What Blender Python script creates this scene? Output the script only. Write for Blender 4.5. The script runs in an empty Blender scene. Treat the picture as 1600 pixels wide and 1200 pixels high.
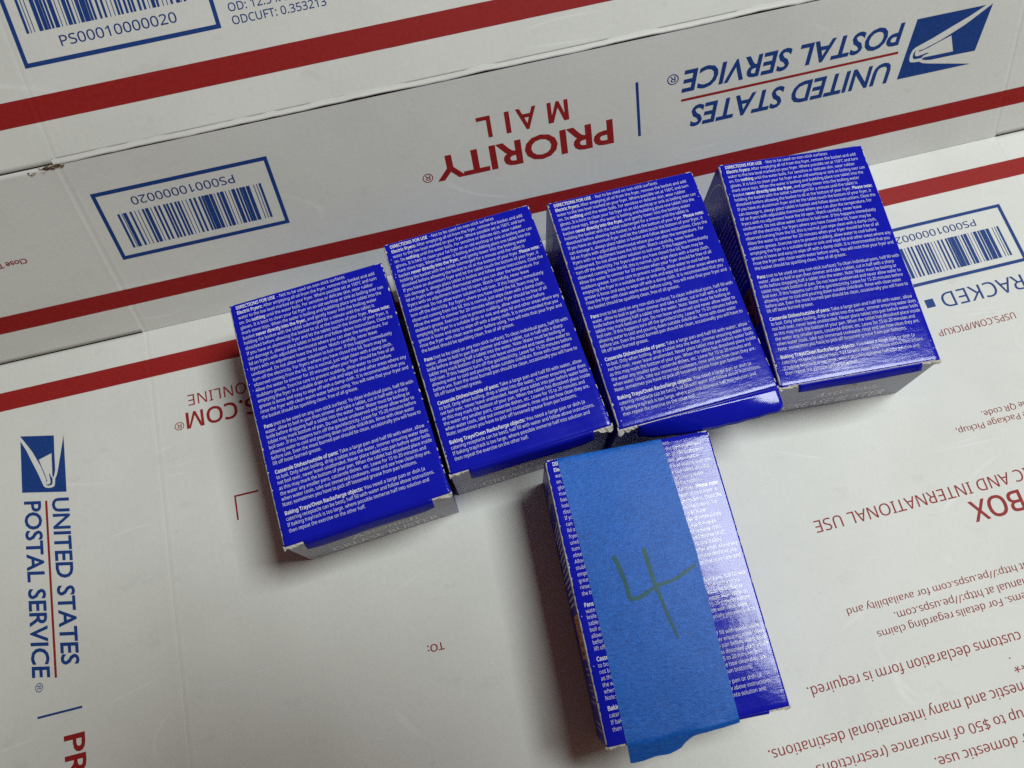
import bpy, bmesh, math, random, os
from mathutils import Vector, Matrix, noise
from mathutils.geometry import tessellate_polygon

random.seed(7)
sc = bpy.context.scene
COL = sc.collection
MM = 0.001

# ------------------------------------------------------------------ camera
cam_d = bpy.data.cameras.new("camera")
cam_d.sensor_width = 36.0
cam_d.lens = 1254.136 / 1600.0 * 36.0
cam_d.clip_start = 0.01
cam_d.clip_end = 50.0
cam_d.dof.use_dof = True
cam_d.dof.focus_distance = 0.308
cam_d.dof.aperture_fstop = 24.0
cam = bpy.data.objects.new("camera", cam_d)
COL.objects.link(cam)
RX = Vector((0.9709695, -0.2381324, -0.0226091))
RY = Vector((-0.2324433, -0.9169939, -0.3241794))
RZ = Vector((0.0564652, 0.3200236, -0.9457254))
m3 = Matrix((RX, -RY, -RZ)).transposed()
cam.matrix_world = Matrix.Translation(Vector((130.802, -172.048, 321.572)) * MM) @ m3.to_4x4()
sc.camera = cam

# ------------------------------------------------------------------ world and light
world = bpy.data.worlds.new("World")
sc.world = world
world.use_nodes = True
bg = world.node_tree.nodes["Background"]
bg.inputs[0].default_value = (1.0, 0.47, 0.30, 1)
bg.inputs[1].default_value = 0.078

ld = bpy.data.lights.new("ceiling_panel_lamp", 'AREA')
ld.shape = 'RECTANGLE'
ld.size = 0.66
ld.size_y = 0.545
ld.energy = 26.2
ld.color = (0.94, 1.0, 0.985)
lo = bpy.data.objects.new("ceiling_panel_lamp", ld)
COL.objects.link(lo)
lo.location = (0.870, -0.058, 1.54)

vs = sc.view_settings
vs.view_transform = 'Standard'
vs.look = 'None'
vs.exposure = 0.0
vs.gamma = 1.0
vs.use_curve_mapping = False
sc.render.filter_size = 1.0
sc.cycles.use_denoising = False
sc.cycles.use_adaptive_sampling = False
sc.cycles.max_bounces = 8

# ------------------------------------------------------------------ material helpers
def mat(name):
    m = bpy.data.materials.new(name)
    m.use_nodes = True
    nt = m.node_tree
    b = nt.nodes["Principled BSDF"]
    return m, nt, b

def N(nt, t, **kw):
    n = nt.nodes.new(t)
    for k, v in kw.items():
        setattr(n, k, v)
    return n

def L(nt, a, b):
    nt.links.new(a, b)

def noise_tex(nt, scale, detail=3.0, rough=0.5, mapscale=None, vec=None):
    if vec is None:
        tc = N(nt, 'ShaderNodeTexCoord')
        vec = tc.outputs['Object']
    if mapscale:
        mp = N(nt, 'ShaderNodeMapping')
        mp.inputs['Scale'].default_value = mapscale
        L(nt, vec, mp.inputs[0])
        vec = mp.outputs[0]
    n = N(nt, 'ShaderNodeTexNoise')
    n.inputs['Scale'].default_value = scale
    n.inputs['Detail'].default_value = detail
    n.inputs['Roughness'].default_value = rough
    L(nt, vec, n.inputs['Vector'])
    return n

def ramp(nt, src, stops):
    r = N(nt, 'ShaderNodeValToRGB')
    cr = r.color_ramp
    while len(cr.elements) < len(stops):
        cr.elements.new(0.5)
    for e, (p, c) in zip(cr.elements, stops):
        e.position = p
        e.color = c if len(c) == 4 else (*c, 1)
    L(nt, src, r.inputs[0])
    return r

def mixc(nt, fac, a, b, mode='MIX'):
    m = N(nt, 'ShaderNodeMix', data_type='RGBA', blend_type=mode)
    for s, v in ((m.inputs[0], fac), (m.inputs[6], a), (m.inputs[7], b)):
        if hasattr(v, 'is_linked'):
            L(nt, v, s)
        else:
            s.default_value = v
    return m.outputs[2]

def bump(nt, b, h, strength, dist):
    bp = N(nt, 'ShaderNodeBump')
    bp.inputs['Strength'].default_value = strength
    bp.inputs['Distance'].default_value = dist
    L(nt, h, bp.inputs['Height'])
    L(nt, bp.outputs[0], b.inputs['Normal'])
    return bp

def g(v):
    return (v, v, v, 1)

# ---- coated white corrugated board, with dust specks, scuffs and faint scratches
def make_board():
    m, nt, b = mat("white_coated_board")
    tc = N(nt, 'ShaderNodeTexCoord').outputs['Object']
    n1 = noise_tex(nt, 16, 5, 0.6, vec=tc)
    base = ramp(nt, n1.outputs[0], [(0.3, (0.665, 0.675, 0.635)), (0.7, (0.735, 0.745, 0.705))]).outputs[0]
    # fine paper fibre mottling
    n2 = noise_tex(nt, 900, 2, 0.6, mapscale=(1.0, 0.5, 0.8), vec=tc)
    base = mixc(nt, 1.0, base, ramp(nt, n2.outputs[0], [(0.25, g(0.955)), (0.75, g(1.0))]).outputs[0], 'MULTIPLY')
    # dark dust specks
    v = N(nt, 'ShaderNodeTexVoronoi', feature='F1')
    v.inputs['Scale'].default_value = 62
    L(nt, tc, v.inputs['Vector'])
    sep = N(nt, 'ShaderNodeSeparateColor')
    L(nt, v.outputs['Color'], sep.inputs[0])
    thr = N(nt, 'ShaderNodeMath', operation='MULTIPLY_ADD')
    L(nt, sep.outputs[0], thr.inputs[0])
    thr.inputs[1].default_value = 0.11
    thr.inputs[2].default_value = -0.072
    lt = N(nt, 'ShaderNodeMath', operation='LESS_THAN')
    L(nt, v.outputs['Distance'], lt.inputs[0])
    L(nt, thr.outputs[0], lt.inputs[1])
    sp = N(nt, 'ShaderNodeMath', operation='MULTIPLY')
    L(nt, lt.outputs[0], sp.inputs[0])
    L(nt, sep.outputs[1], sp.inputs[1])
    base = mixc(nt, sp.outputs[0], base, (0.10, 0.09, 0.08, 1))
    # grey handling smudges
    n3 = noise_tex(nt, 55, 4, 0.7, mapscale=(1.0, 1.6, 1.0), vec=tc)
    sm = ramp(nt, n3.outputs[0], [(0.60, g(0)), (0.80, g(0.38))]).outputs[0]
    base = mixc(nt, sm, base, (0.47, 0.47, 0.45, 1))
    # long thin scratches, paler than the coating
    for sca, rot, lo_ in ((4.5, 0.5, 0.0011), (6.0, -0.9, 0.0010), (3.5, 2.0, 0.0009)):
        mp = N(nt, 'ShaderNodeMapping')
        mp.inputs['Rotation'].default_value = (0, 0, rot)
        mp.inputs['Scale'].default_value = (1, 3.2, 1)
        L(nt, tc, mp.inputs[0])
        wv = noise_tex(nt, sca, 0.4, 0.4, vec=mp.outputs[0])
        d = N(nt, 'ShaderNodeMath', operation='SUBTRACT')
        L(nt, wv.outputs[0], d.inputs[0])
        d.inputs[1].default_value = 0.5
        a = N(nt, 'ShaderNodeMath', operation='ABSOLUTE')
        L(nt, d.outputs[0], a.inputs[0])
        line = ramp(nt, a.outputs[0], [(0.0, g(1)), (lo_, g(0))]).outputs[0]
        msk = ramp(nt, noise_tex(nt, 22, 3, 0.6, vec=tc).outputs[0], [(0.52, g(0)), (0.68, g(0.55))]).outputs[0]
        f = N(nt, 'ShaderNodeMath', operation='MULTIPLY')
        L(nt, line, f.inputs[0])
        L(nt, msk, f.inputs[1])
        base = mixc(nt, f.outputs[0], base, (0.84, 0.85, 0.83, 1))
    L(nt, base, b.inputs['Base Color'])
    b.inputs['Roughness'].default_value = 0.52
    b.inputs['Specular IOR Level'].default_value = 0.35
    nb = noise_tex(nt, 420, 3, 0.6, vec=tc)
    # flutes of the corrugated core telegraph faintly through the liner
    wv = N(nt, 'ShaderNodeTexWave', wave_type='BANDS', bands_direction='X')
    wv.inputs['Scale'].default_value = 90
    wv.inputs['Distortion'].default_value = 1.2
    wv.inputs['Detail'].default_value = 2
    L(nt, tc, wv.inputs['Vector'])
    ma = N(nt, 'ShaderNodeMath', operation='MULTIPLY_ADD')
    L(nt, wv.outputs[0], ma.inputs[0])
    ma.inputs[1].default_value = 0.13
    L(nt, nb.outputs[0], ma.inputs[2])
    bump(nt, b, ma.outputs[0], 0.12, 0.0004)
    return m

def make_ink(name, c, c2, rough=0.5):
    m, nt, b = mat(name)
    n = noise_tex(nt, 700, 3, 0.7)
    L(nt, ramp(nt, n.outputs[0], [(0.3, c), (0.75, c2)]).outputs[0], b.inputs['Base Color'])
    b.inputs['Roughness'].default_value = rough
    b.inputs['Specular IOR Level'].default_value = 0.16
    return m

def make_carton_ink(name, c, c2, bumpk=1.0):
    """glossy varnished carton board with the orange peel and fibre relief that breaks up reflections"""
    m, nt, b = mat(name)
    tc = N(nt, 'ShaderNodeTexCoord').outputs['Object']
    n = noise_tex(nt, 60, 4, 0.6, vec=tc)
    L(nt, ramp(nt, n.outputs[0], [(0.3, c), (0.75, c2)]).outputs[0], b.inputs['Base Color'])
    rg = ramp(nt, noise_tex(nt, 70, 4, 0.6, vec=tc).outputs[0], [(0.3, g(0.09)), (0.7, g(0.17))])
    L(nt, rg.outputs[0], b.inputs['Roughness'])
    b.inputs['IOR'].default_value = 1.46
    b.inputs['Specular IOR Level'].default_value = 0.40
    a = noise_tex(nt, 1500, 3, 0.6, mapscale=(0.45, 1.0, 1.0), vec=tc)
    c_ = noise_tex(nt, 260, 2, 0.5, vec=tc)
    ad = N(nt, 'ShaderNodeMath', operation='MULTIPLY_ADD')
    L(nt, c_.outputs[0], ad.inputs[0])
    ad.inputs[1].default_value = 1.6
    L(nt, a.outputs[0], ad.inputs[2])
    st = noise_tex(nt, 430, 3, 0.6, mapscale=(0.16, 1.0, 1.0), vec=tc)
    ad2 = N(nt, 'ShaderNodeMath', operation='MULTIPLY_ADD')
    L(nt, st.outputs[0], ad2.inputs[0])
    ad2.inputs[1].default_value = 2.6
    L(nt, ad.outputs[0], ad2.inputs[2])
    bump(nt, b, ad2.outputs[0], 0.10 * bumpk, 0.00016)
    return m

def make_matte_ink():
    m, nt, b = mat("blue_flap_ink")
    n = noise_tex(nt, 60, 4, 0.6)
    L(nt, ramp(nt, n.outputs[0], [(0.3, (0.0050, 0.0075, 0.34)), (0.75, (0.0065, 0.0100, 0.40))]).outputs[0], b.inputs['Base Color'])
    b.inputs['Roughness'].default_value = 0.30
    b.inputs['Specular IOR Level'].default_value = 0.12
    return m

def make_plain(name, c, rough=0.6, c2=None, sc_=300, spec=0.3):
    m, nt, b = mat(name)
    n = noise_tex(nt, sc_, 3, 0.6)
    L(nt, ramp(nt, n.outputs[0], [(0.3, c), (0.7, c2 or c)]).outputs[0], b.inputs['Base Color'])
    b.inputs['Roughness'].default_value = rough
    b.inputs['Specular IOR Level'].default_value = spec
    return m

def make_tape():
    m, nt, b = mat("blue_crepe_tape")
    tc = N(nt, 'ShaderNodeTexCoord').outputs['Object']
    cr = noise_tex(nt, 1250, 3, 0.6, mapscale=(0.42, 1.0, 1.0), vec=tc)
    fi = noise_tex(nt, 2600, 2, 0.6, vec=tc)
    lg = noise_tex(nt, 60, 3, 0.5, vec=tc)
    base = ramp(nt, cr.outputs[0], [(0.25, (0.005, 0.088, 0.43)), (0.5, (0.009, 0.122, 0.54)), (0.75, (0.022, 0.165, 0.68))]).outputs[0]
    base = mixc(nt, 1.0, base, ramp(nt, lg.outputs[0], [(0.3, g(0.93)), (0.7, g(1.05))]).outputs[0], 'MULTIPLY')
    # crepe: short broken creases across the strip
    wr = noise_tex(nt, 520, 2, 0.55, mapscale=(0.28, 1.0, 1.0), vec=tc)
    sb = N(nt, 'ShaderNodeMath', operation='SUBTRACT')
    L(nt, wr.outputs[0], sb.inputs[0])
    sb.inputs[1].default_value = 0.5
    ab = N(nt, 'ShaderNodeMath', operation='ABSOLUTE')
    L(nt, sb.outputs[0], ab.inputs[0])
    cre = ramp(nt, ab.outputs[0], [(0.0, g(0.6)), (0.022, g(0))]).outputs[0]
    brk = ramp(nt, noise_tex(nt, 300, 2, 0.5, vec=tc).outputs[0], [(0.46, g(0)), (0.6, g(1))]).outputs[0]
    cf = N(nt, 'ShaderNodeMath', operation='MULTIPLY')
    L(nt, cre, cf.inputs[0])
    L(nt, brk, cf.inputs[1])
    base = mixc(nt, cf.outputs[0], base, (0.008, 0.045, 0.19, 1))
    base = mixc(nt, ramp(nt, fi.outputs[0], [(0.66, g(0)), (0.80, g(0.45))]).outputs[0], base, (0.17, 0.36, 0.68, 1))
    L(nt, base, b.inputs['Base Color'])
    b.inputs['Roughness'].default_value = 0.40
    b.inputs['Specular IOR Level'].default_value = 0.24
    ad = N(nt, 'ShaderNodeMath', operation='ADD')
    L(nt, cr.outputs[0], ad.inputs[0])
    L(nt, fi.outputs[0], ad.inputs[1])
    bump(nt, b, ad.outputs[0], 0.32, 0.0003)
    return m

M_BOARD = make_board()
M_BLUE = make_ink("postal_blue_ink", (0.010, 0.042, 0.20), (0.018, 0.062, 0.25))
M_RED = make_ink("postal_red_ink", (0.27, 0.014, 0.014), (0.33, 0.022, 0.021))
M_CINK = make_carton_ink("blue_carton_gloss", (0.0050, 0.0090, 0.40), (0.0070, 0.0125, 0.46))
M_FLAP = make_matte_ink()
M_WHITE = make_carton_ink("white_carton_print", (0.84, 0.85, 0.89), (0.87, 0.88, 0.92))
M_SILVER = make_plain("pale_silver_carton_end", (0.41, 0.43, 0.52, 1), 0.42, (0.46, 0.48, 0.57, 1), 900, 0.25)
M_ENDTXT = make_plain("white_end_print", (0.93, 0.93, 0.95, 1), 0.45)
M_CARD = make_plain("torn_card_fibre", (0.50, 0.47, 0.40, 1), 0.9, (0.74, 0.71, 0.65, 1), 1800, 0.1)
M_EDGE = make_plain("worn_white_edge", (0.50, 0.48, 0.46, 1), 0.85, (0.82, 0.80, 0.77, 1), 1500, 0.1)
M_BROWN = make_plain("brown_kraft_fibre", (0.10, 0.06, 0.035, 1), 0.95, (0.25, 0.17, 0.10, 1), 1500, 0.1)
M_ORANGE = make_plain("orange_label_print", (0.55, 0.17, 0.045, 1), 0.35, (0.60, 0.20, 0.06, 1), 200, 0.5)
M_DIM = make_plain("pale_side_print", (0.46, 0.43, 0.60, 1), 0.4, (0.55, 0.52, 0.66, 1), 900, 0.4)
M_DARK = make_plain("dark_label_print", (0.03, 0.02, 0.02, 1), 0.4)
M_TAPE = make_tape()
M_MARK = make_plain("green_marker", (0.002, 0.070, 0.052, 1), 0.45, (0.012, 0.115, 0.17, 1), 2200, 0.3)
M_TABLE = make_plain("table_laminate", (0.16, 0.13, 0.11, 1), 0.6, (0.20, 0.16, 0.135, 1), 40, 0.3)
M_CREST = make_plain("gold_crest_print", (0.50, 0.36, 0.22, 1), 0.4)

# ------------------------------------------------------------------ mesh helpers
class MB:
    def __init__(self):
        self.v, self.f, self.mi, self.sm = [], [], [], []
    def add(self, verts, faces, mi=0, smooth=False):
        o = len(self.v)
        self.v += [tuple(p) for p in verts]
        for f in faces:
            self.f.append([i + o for i in f])
            self.mi.append(mi)
            self.sm.append(smooth)
    def grid(self, P, mi=0, smooth=True, flip=False):
        n, m = len(P), len(P[0])
        fs = []
        for i in range(n - 1):
            for j in range(m - 1):
                q = [i * m + j, i * m + j + 1, (i + 1) * m + j + 1, (i + 1) * m + j]
                fs.append(q[::-1] if flip else q)
        self.add([p for r in P for p in r], fs, mi, smooth)
    def build(self, name, mats, parent=None, solid=0.0):
        me = bpy.data.meshes.new(name)
        inv = Matrix.Identity(4)
        if parent is not None:
            pm = parent
            chain = []
            while pm is not None:
                chain.append(pm)
                pm = pm.parent
            w = Matrix.Identity(4)
            for q in reversed(chain):
                w = w @ Matrix.LocRotScale(q.location, q.rotation_euler, q.scale)
            inv = w.inverted()
        me.from_pydata([inv @ (Vector(p) * MM) for p in self.v], [], self.f)
        for mm in (mats if isinstance(mats, (list, tuple)) else [mats]):
            me.materials.append(mm)
        me.polygons.foreach_set("material_index", self.mi)
        me.polygons.foreach_set("use_smooth", self.sm)
        me.update()
        o = bpy.data.objects.new(name, me)
        COL.objects.link(o)
        o.parent = parent
        if solid:
            s = o.modifiers.new("thickness", 'SOLIDIFY')
            s.thickness = solid * MM
            s.offset = -1.0
        return o

def empty(name, label, cat, loc, rz=0.0, group=None):
    o = bpy.data.objects.new(name, None)
    COL.objects.link(o)
    o.location = Vector(loc) * MM
    o.rotation_euler = (0, 0, rz)
    o.empty_display_size = 0.02
    o['label'] = label
    o['category'] = cat
    if group:
        o['group'] = group
    return o

# ------------------------------------------------------------------ lettering
def load_font(fn):
    try:
        p = os.path.join(bpy.utils.system_resource('DATAFILES', path='fonts'), fn)
        return bpy.data.fonts.load(p)
    except Exception:
        return None
F_GROT = load_font('NotoSansHebrew-Regular.woff2')
_cache = {}
def glyphs(s, off=0.0, font=None, shear=0.0, res=3):
    """flat lettering: verts (2D, cap height 1), faces"""
    key = (s, off, font.name if font else '', shear, res)
    if key in _cache:
        return _cache[key]
    def raw(t, off=off):
        c = bpy.data.curves.new("lettering", 'FONT')
        c.body = t
        if font:
            c.font = font
        c.shear = shear
        o = bpy.data.objects.new("lettering", c)
        COL.objects.link(o)
        dg = bpy.context.evaluated_depsgraph_get()
        cu = o.evaluated_get(dg).to_curve(dg)
        loops = []
        for sp in cu.splines:
            P = []
            bp_ = sp.bezier_points
            n = len(bp_)
            for k in range(n):
                a, b = bp_[k], bp_[(k + 1) % n]
                p0, p1, p2, p3 = a.co, a.handle_right, b.handle_left, b.co
                e = (p3 - p0)
                straight = e.length < 1e-9 or (abs(e.x * (p1 - p0).y - e.y * (p1 - p0).x) < 1e-4 * e.length and abs(e.x * (p2 - p0).y - e.y * (p2 - p0).x) < 1e-4 * e.length)
                m = 1 if straight else res
                for j in range(m):
                    u = j / m
                    w = 1 - u
                    q = p0 * (w ** 3) + p1 * (3 * w * w * u) + p2 * (3 * w * u * u) + p3 * (u ** 3)
                    if not P or (abs(P[-1][0] - q.x) + abs(P[-1][1] - q.y)) > 1e-5:
                        P.append((q.x, q.y))
            if len(P) > 2 and abs(P[0][0] - P[-1][0]) + abs(P[0][1] - P[-1][1]) < 1e-5:
                P.pop()
            if len(P) > 2:
                loops.append(P)
        o.to_curve_clear()
        bpy.data.objects.remove(o)
        bpy.data.curves.remove(c)
        area = lambda P: 0.5 * sum(P[k][0] * P[(k + 1) % len(P)][1] - P[(k + 1) % len(P)][0] * P[k][1] for k in range(len(P)))
        A = [area(P) for P in loops]
        sg = 1 if sum(A) > 0 else -1
        if off:
            grown = []
            for P in loops:
                M_ = []
                for p in P:
                    if not M_ or math.dist(p, M_[-1]) > 0.019:
                        M_.append(p)
                if len(M_) > 3 and math.dist(M_[0], M_[-1]) < 0.019:
                    M_.pop()
                P = M_
                Q = []
                n = len(P)
                for k in range(n):
                    p, a, b = Vector(P[k]), Vector(P[k - 1]), Vector(P[(k + 1) % n])
                    d1, d2 = (p - a).normalized(), (b - p).normalized()
                    n1, n2 = Vector((d1.y, -d1.x)) * sg, Vector((d2.y, -d2.x)) * sg
                    mm = n1 + n2
                    if mm.length < 0.35:
                        mm = n1
                    mm = mm.normalized()
                    kk = min(1.6, 1.0 / max(0.3, mm.dot(n1)))
                    q = p + mm * off * kk
                    Q.append((q.x, q.y))
                grown.append(Q)
            loops = grown
        def inside(pt, P):
            c_ = False
            for k in range(len(P)):
                x1, y1_ = P[k]
                x2, y2 = P[(k + 1) % len(P)]
                if (y1_ > pt[1]) != (y2 > pt[1]) and pt[0] < (x2 - x1) * (pt[1] - y1_) / (y2 - y1_) + x1:
                    c_ = not c_
            return c_
        outer = [k for k in range(len(loops)) if A[k] * sg > 0]
        holes = {k: [] for k in outer}
        for k in range(len(loops)):
            if A[k] * sg <= 0:
                best = [q for q in outer if inside(loops[k][0], loops[q])]
                if best:
                    holes[min(best, key=lambda q: abs(A[q]))].append(k)
        vs_, fs_ = [], []
        for k in outer:
            polys = [loops[k]] + [loops[h] for h in holes[k]]
            flat = [p for P in polys for p in P]
            tri = tessellate_polygon([[Vector((x, y, 0)) for x, y in P] for P in polys])
            b0 = len(vs_)
            vs_ += flat
            fs_ += [[b0 + z_ for z_ in tr] for tr in tri]
        return vs_, fs_
    ck = ('cap', off, font.name if font else '')
    if ck not in _cache:
        hv, _ = raw('H', 0.0)
        _cache[ck] = (min(y for x, y in hv), max(y for x, y in hv))
    y0, y1 = _cache[ck]
    v, f = raw(s)
    k = 1.0 / (y1 - y0)
    v = [((x) * k, (y - y0) * k) for x, y in v]
    # keep every face looking up
    out = []
    for q in f:
        a = sum(v[q[i]][0] * v[q[(i + 1) % len(q)]][1] - v[q[(i + 1) % len(q)]][0] * v[q[i]][1] for i in range(len(q)))
        out.append(q if a > 0 else q[::-1])
    _cache[key] = (v, out)
    return _cache[key]

def split_up(P, F):
    """loose triangles for outlines that overlap themselves (see lift)"""
    V, G = [], []
    for q in F:
        o = len(V)
        V += [P[i] for i in q]
        G.append(list(range(o, o + len(q))))
    return V, G

def xspan(v):
    return min(p[0] for p in v), max(p[0] for p in v)

def fit(s, xs, xe, yb, yc, off=0.0, font=None, shear=0.0, sub=None, prefix=False, vertical=False):
    """lettering placed so that `sub` (or all of s) runs from xs to xe with baseline yb and cap line yc"""
    v, f = glyphs(s, off, font, shear)
    a, b = xspan(v)
    if sub:
        sv, _ = glyphs(sub, off, font, shear)
        sa, sb = xspan(sv)
        k = (xe - xs) / (sb - sa)
        if prefix:
            o = xs - k * a
        else:
            o = xe - k * b
    else:
        k = (xe - xs) / (b - a)
        o = xs - k * a
    P = [(o + k * x, yb + (yc - yb) * y) for x, y in v]
    if vertical:
        P = [(y, x) for x, y in P]
    return P, f

def rect(x0, y0, x1, y1):
    return [(x0, y0), (x1, y0), (x1, y1), (x0, y1)], [[0, 1, 2, 3]]

def ring_frame(x0, y0, x1, y1, t):
    P = [(x0, y0), (x1, y0), (x1, y1), (x0, y1), (x0 + t, y0 + t), (x1 - t, y0 + t), (x1 - t, y1 - t), (x0 + t, y1 - t)]
    return P, [[0, 1, 5, 4], [1, 2, 6, 5], [2, 3, 7, 6], [3, 0, 4, 7]]

def poly2d(pts):
    """triangulated outline"""
    t = tessellate_polygon([[Vector((x, y, 0)) for x, y in pts]])
    return list(pts), [list(q) for q in t]

# ------------------------------------------------------------------ the postal box lying unfolded
AL, BE, H1, W = 0.99442, 0.67380, 78.26, 397.0

def wav(x, y):
    return 0.10 * math.sin(x / 41 + 1.0) * math.sin(y / 33 + 0.4) + 0.06 * math.sin(x / 19 + y / 27)

def crease(x):
    """relief of the scored creases at x=0 and x=W"""
    s = 0.0
    for c in (0.0, W):
        d = x - c
        if abs(d) < 6:
            wob = 0
            s += -0.12 * math.exp(-(d / 0.7) ** 2) + 0.06 * math.exp(-((abs(d) - 1.6) / 0.8) ** 2)
    return s

def fold_bump(x, y):
    """the board is crushed a little unevenly along the valley fold"""
    a = math.exp(-(y / 2.2) ** 2)
    if a < 1e-3:
        return 0.0
    return a * (0.30 * noise.noise(Vector((x * 0.045, 2.0, 7))) + 0.22 * noise.noise(Vector((x * 0.21, 5.0, 1))) + 0.10 * noise.noise(Vector((x * 0.7, 9.0, 3))))

def on_floor(x, y, h=0.0):
    e = crease(x) * (0.55 if x < 200 else 0.0)
    k = fold_bump(x, y)
    return (x, y - 0.48 * k, wav(x, y) * min(1.0, -y / 12 if y < 0 else 0) - 0.16 * min(1.0, max(0.0, -y / 12)) + e + h + 0.88 * k)

DW = Vector((0, math.cos(AL), math.sin(AL)))
NW = Vector((0, -math.sin(AL), math.cos(AL)))
DT = Vector((0, math.cos(BE), math.sin(BE)))
NT = Vector((0, -math.sin(BE), math.cos(BE)))
FOLD = DW * H1

def on_wall(x, y, h=0.0):
    p = DW * y + NW * (wav(x, y + 40) * 0.8 * min(1.0, max(0.0, y / 12)) + crease(x) * 0.7 + h)
    k = fold_bump(x, y)
    return (x, p.y - 0.48 * k, p.z + 0.88 * k)

def on_top(x, y, h=0.0):
    p = FOLD + DT * y + NT * (wav(x + 30, y) * 0.8 * min(1.0, max(0.0, (y - 2) / 12)) + crease(x) * 0.5 + h)
    return (x, p.y, p.z)

PLANES = {'f': on_floor, 'w': on_wall, 't': on_top}
PRINT_H = 0.07

def xs_range(a, b, step=4.0):
    xs = []
    x = a
    while x < b - 1e-6:
        xs.append(x)
        x += step
    xs.append(b)
    for c in (0.0, W):
        for k in range(-16, 17):
            q = c + k * 0.35
            if a < q < b:
                xs.append(q)
    xs = sorted(set(round(q, 3) for q in xs))
    return xs

def lin(a, b, n):
    return [a + (b - a) * i / n for i in range(n + 1)]

box = empty("mailing_box", "large white postal box with red stripes, unfolded flat beneath the blue cartons", "shipping box", (198, -100, 0))

def panel(name, pl, x0, x1, ys, step=4.0):
    mb = MB()
    fn = PLANES[pl]
    xs = xs_range(x0, x1, step)
    P = [[fn(x, y) for x in xs] for y in ys]
    mb.grid(P)
    return mb.build(name, M_BOARD, box, solid=3.0)

fl_ys = lin(-317.5, -4, 78) + [-3, -2, -1.2, -0.6, -0.15]
front = panel("front_panel", 'f', -1.2, W + 0.6, fl_ys)
fl_ys2 = lin(-317.5, -4, 60) + [-2, -0.3]
flap_a = panel("end_flap", 'f', -150.0, -1.2, fl_ys2)
flap_b = panel("end_flap", 'f', W + 0.6, W + 150, fl_ys2)
wall_ys = [-0.05, 0.5, 1.2, 2.2, 4] + lin(6, 76, 20) + [77, 77.4]

# the side panel carries the swollen roll of the upper fold along its far edge
def side_panel():
    mb = MB()
    xs = xs_range(-1.2, W + 0.6)
    P = [[on_wall(x, y) for x in xs] for y in wall_ys]
    mb.grid(P)
    # roll of buckled liner above the crack
    R = []
    prof = [(77.55, 0.0, -0.8), (77.65, 0, -0.4), (77.7, 0, 0.0), (77.9, 0, 0.17), (78.2, 0, 0.26), (78.26, 0.3, 0.23), (78.26, 0.6, 0.13), (78.26, 1.0, 0.04), (78.26, 1.8, -0.02), (78.26, 2.4, -0.12)]
    for wy, ty, h in prof:
        row = []
        for x in xs:
            n1 = noise.noise(Vector((x * 0.035, 3.1, 0))) + 0.5 * noise.noise(Vector((x * 0.16, 8.1, 0)))
            amp = 0.8 + 0.75 * n1
            dy = 0.65 * noise.noise(Vector((x * 0.05, 1.7, 4))) + 0.25 * noise.noise(Vector((x * 0.4, 1.7, 9)))
            nn = NW.lerp(NT, 0.5 if ty > 0 else 0.25).normalized()
            hh = h * amp if h > 0 else h
            p = DW * (wy + dy * (1 if ty == 0 else 0.6)) + DT * ty + nn * hh
            row.append((x, p.y, p.z))
        R.append(row)
    mb.grid(R)
    return mb.build("side_panel", M_BOARD, box, solid=0.0)
side = side_panel()
sideflap_a = panel("dust_flap", 'w', -150.0, -1.2, [0.3, 2, 4] + lin(8, 76, 16) + [77.7])
sideflap_b = panel("dust_flap", 'w', W + 0.6, W + 150, [0.3, 2, 4] + lin(8, 76, 16) + [77.7])
top_ys = [1.6, 2.2, 3.0, 4.0] + lin(6, 317, 76)
back = panel("back_panel", 't', -1.2, W + 0.6, top_ys)
top_ys2 = [0.25, 2.0] + lin(6, 317, 60)
backflap_a = panel("end_flap", 't', -150.0, -1.2, top_ys2)
backflap_b = panel("end_flap", 't', W + 0.6, W + 150, top_ys2)

def printed(name, pl, parent, items, m, h=PRINT_H):
    mb = MB()
    fn = PLANES[pl]
    for P, F in items:
        # orientation seen from outside
        q = F[0]
        a = sum(P[q[i]][0] * P[q[(i + 1) % len(q)]][1] - P[q[(i + 1) % len(q)]][0] * P[q[i]][1] for i in range(len(q)))
        F2 = F if a > 0 else [f[::-1] for f in F]
        # overlapping strokes of one letter lie a few thousandths of a millimetre apart
        vv, ff = [], []
        for n_, q_ in enumerate(F2):
            o_ = len(vv)
            vv += [fn(P[i_][0], P[i_][1], h + 0.004 * (n_ % 9)) for i_ in q_]
            ff.append(list(range(o_, o_ + len(q_))))
        mb.add(vv, ff)
    return mb.build(name, m, parent)

def stripe(pl, parent, x0, x1, y0, y1):
    mb = MB()
    fn = PLANES[pl]
    xs = xs_range(x0, x1, 2.5)
    def e(x, s):
        return 0.06 * noise.noise(Vector((x * 0.9, s, 0)))
    mb.grid([[fn(x, y0 + e(x, 1), PRINT_H) for x in xs], [fn(x, (y0 + y1) / 2, PRINT_H) for x in xs], [fn(x, y1 + e(x, 5), PRINT_H) for x in xs]])
    return mb.build("red_stripe", M_RED, parent)

for pl, y0, y1, c_, a_, b_ in (('f', -22.0, -13.55, front, flap_a, flap_b), ('w', 13.9, 21.5, side, sideflap_a, sideflap_b), ('t', 15.0, 23.8, back, backflap_a, backflap_b)):
    stripe(pl, c_, -1.2, W + 0.6, y0, y1)
    stripe(pl, a_, -150, -1.2, y0, y1)
    stripe(pl, b_, W + 0.6, W + 150, y0, y1)

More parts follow.
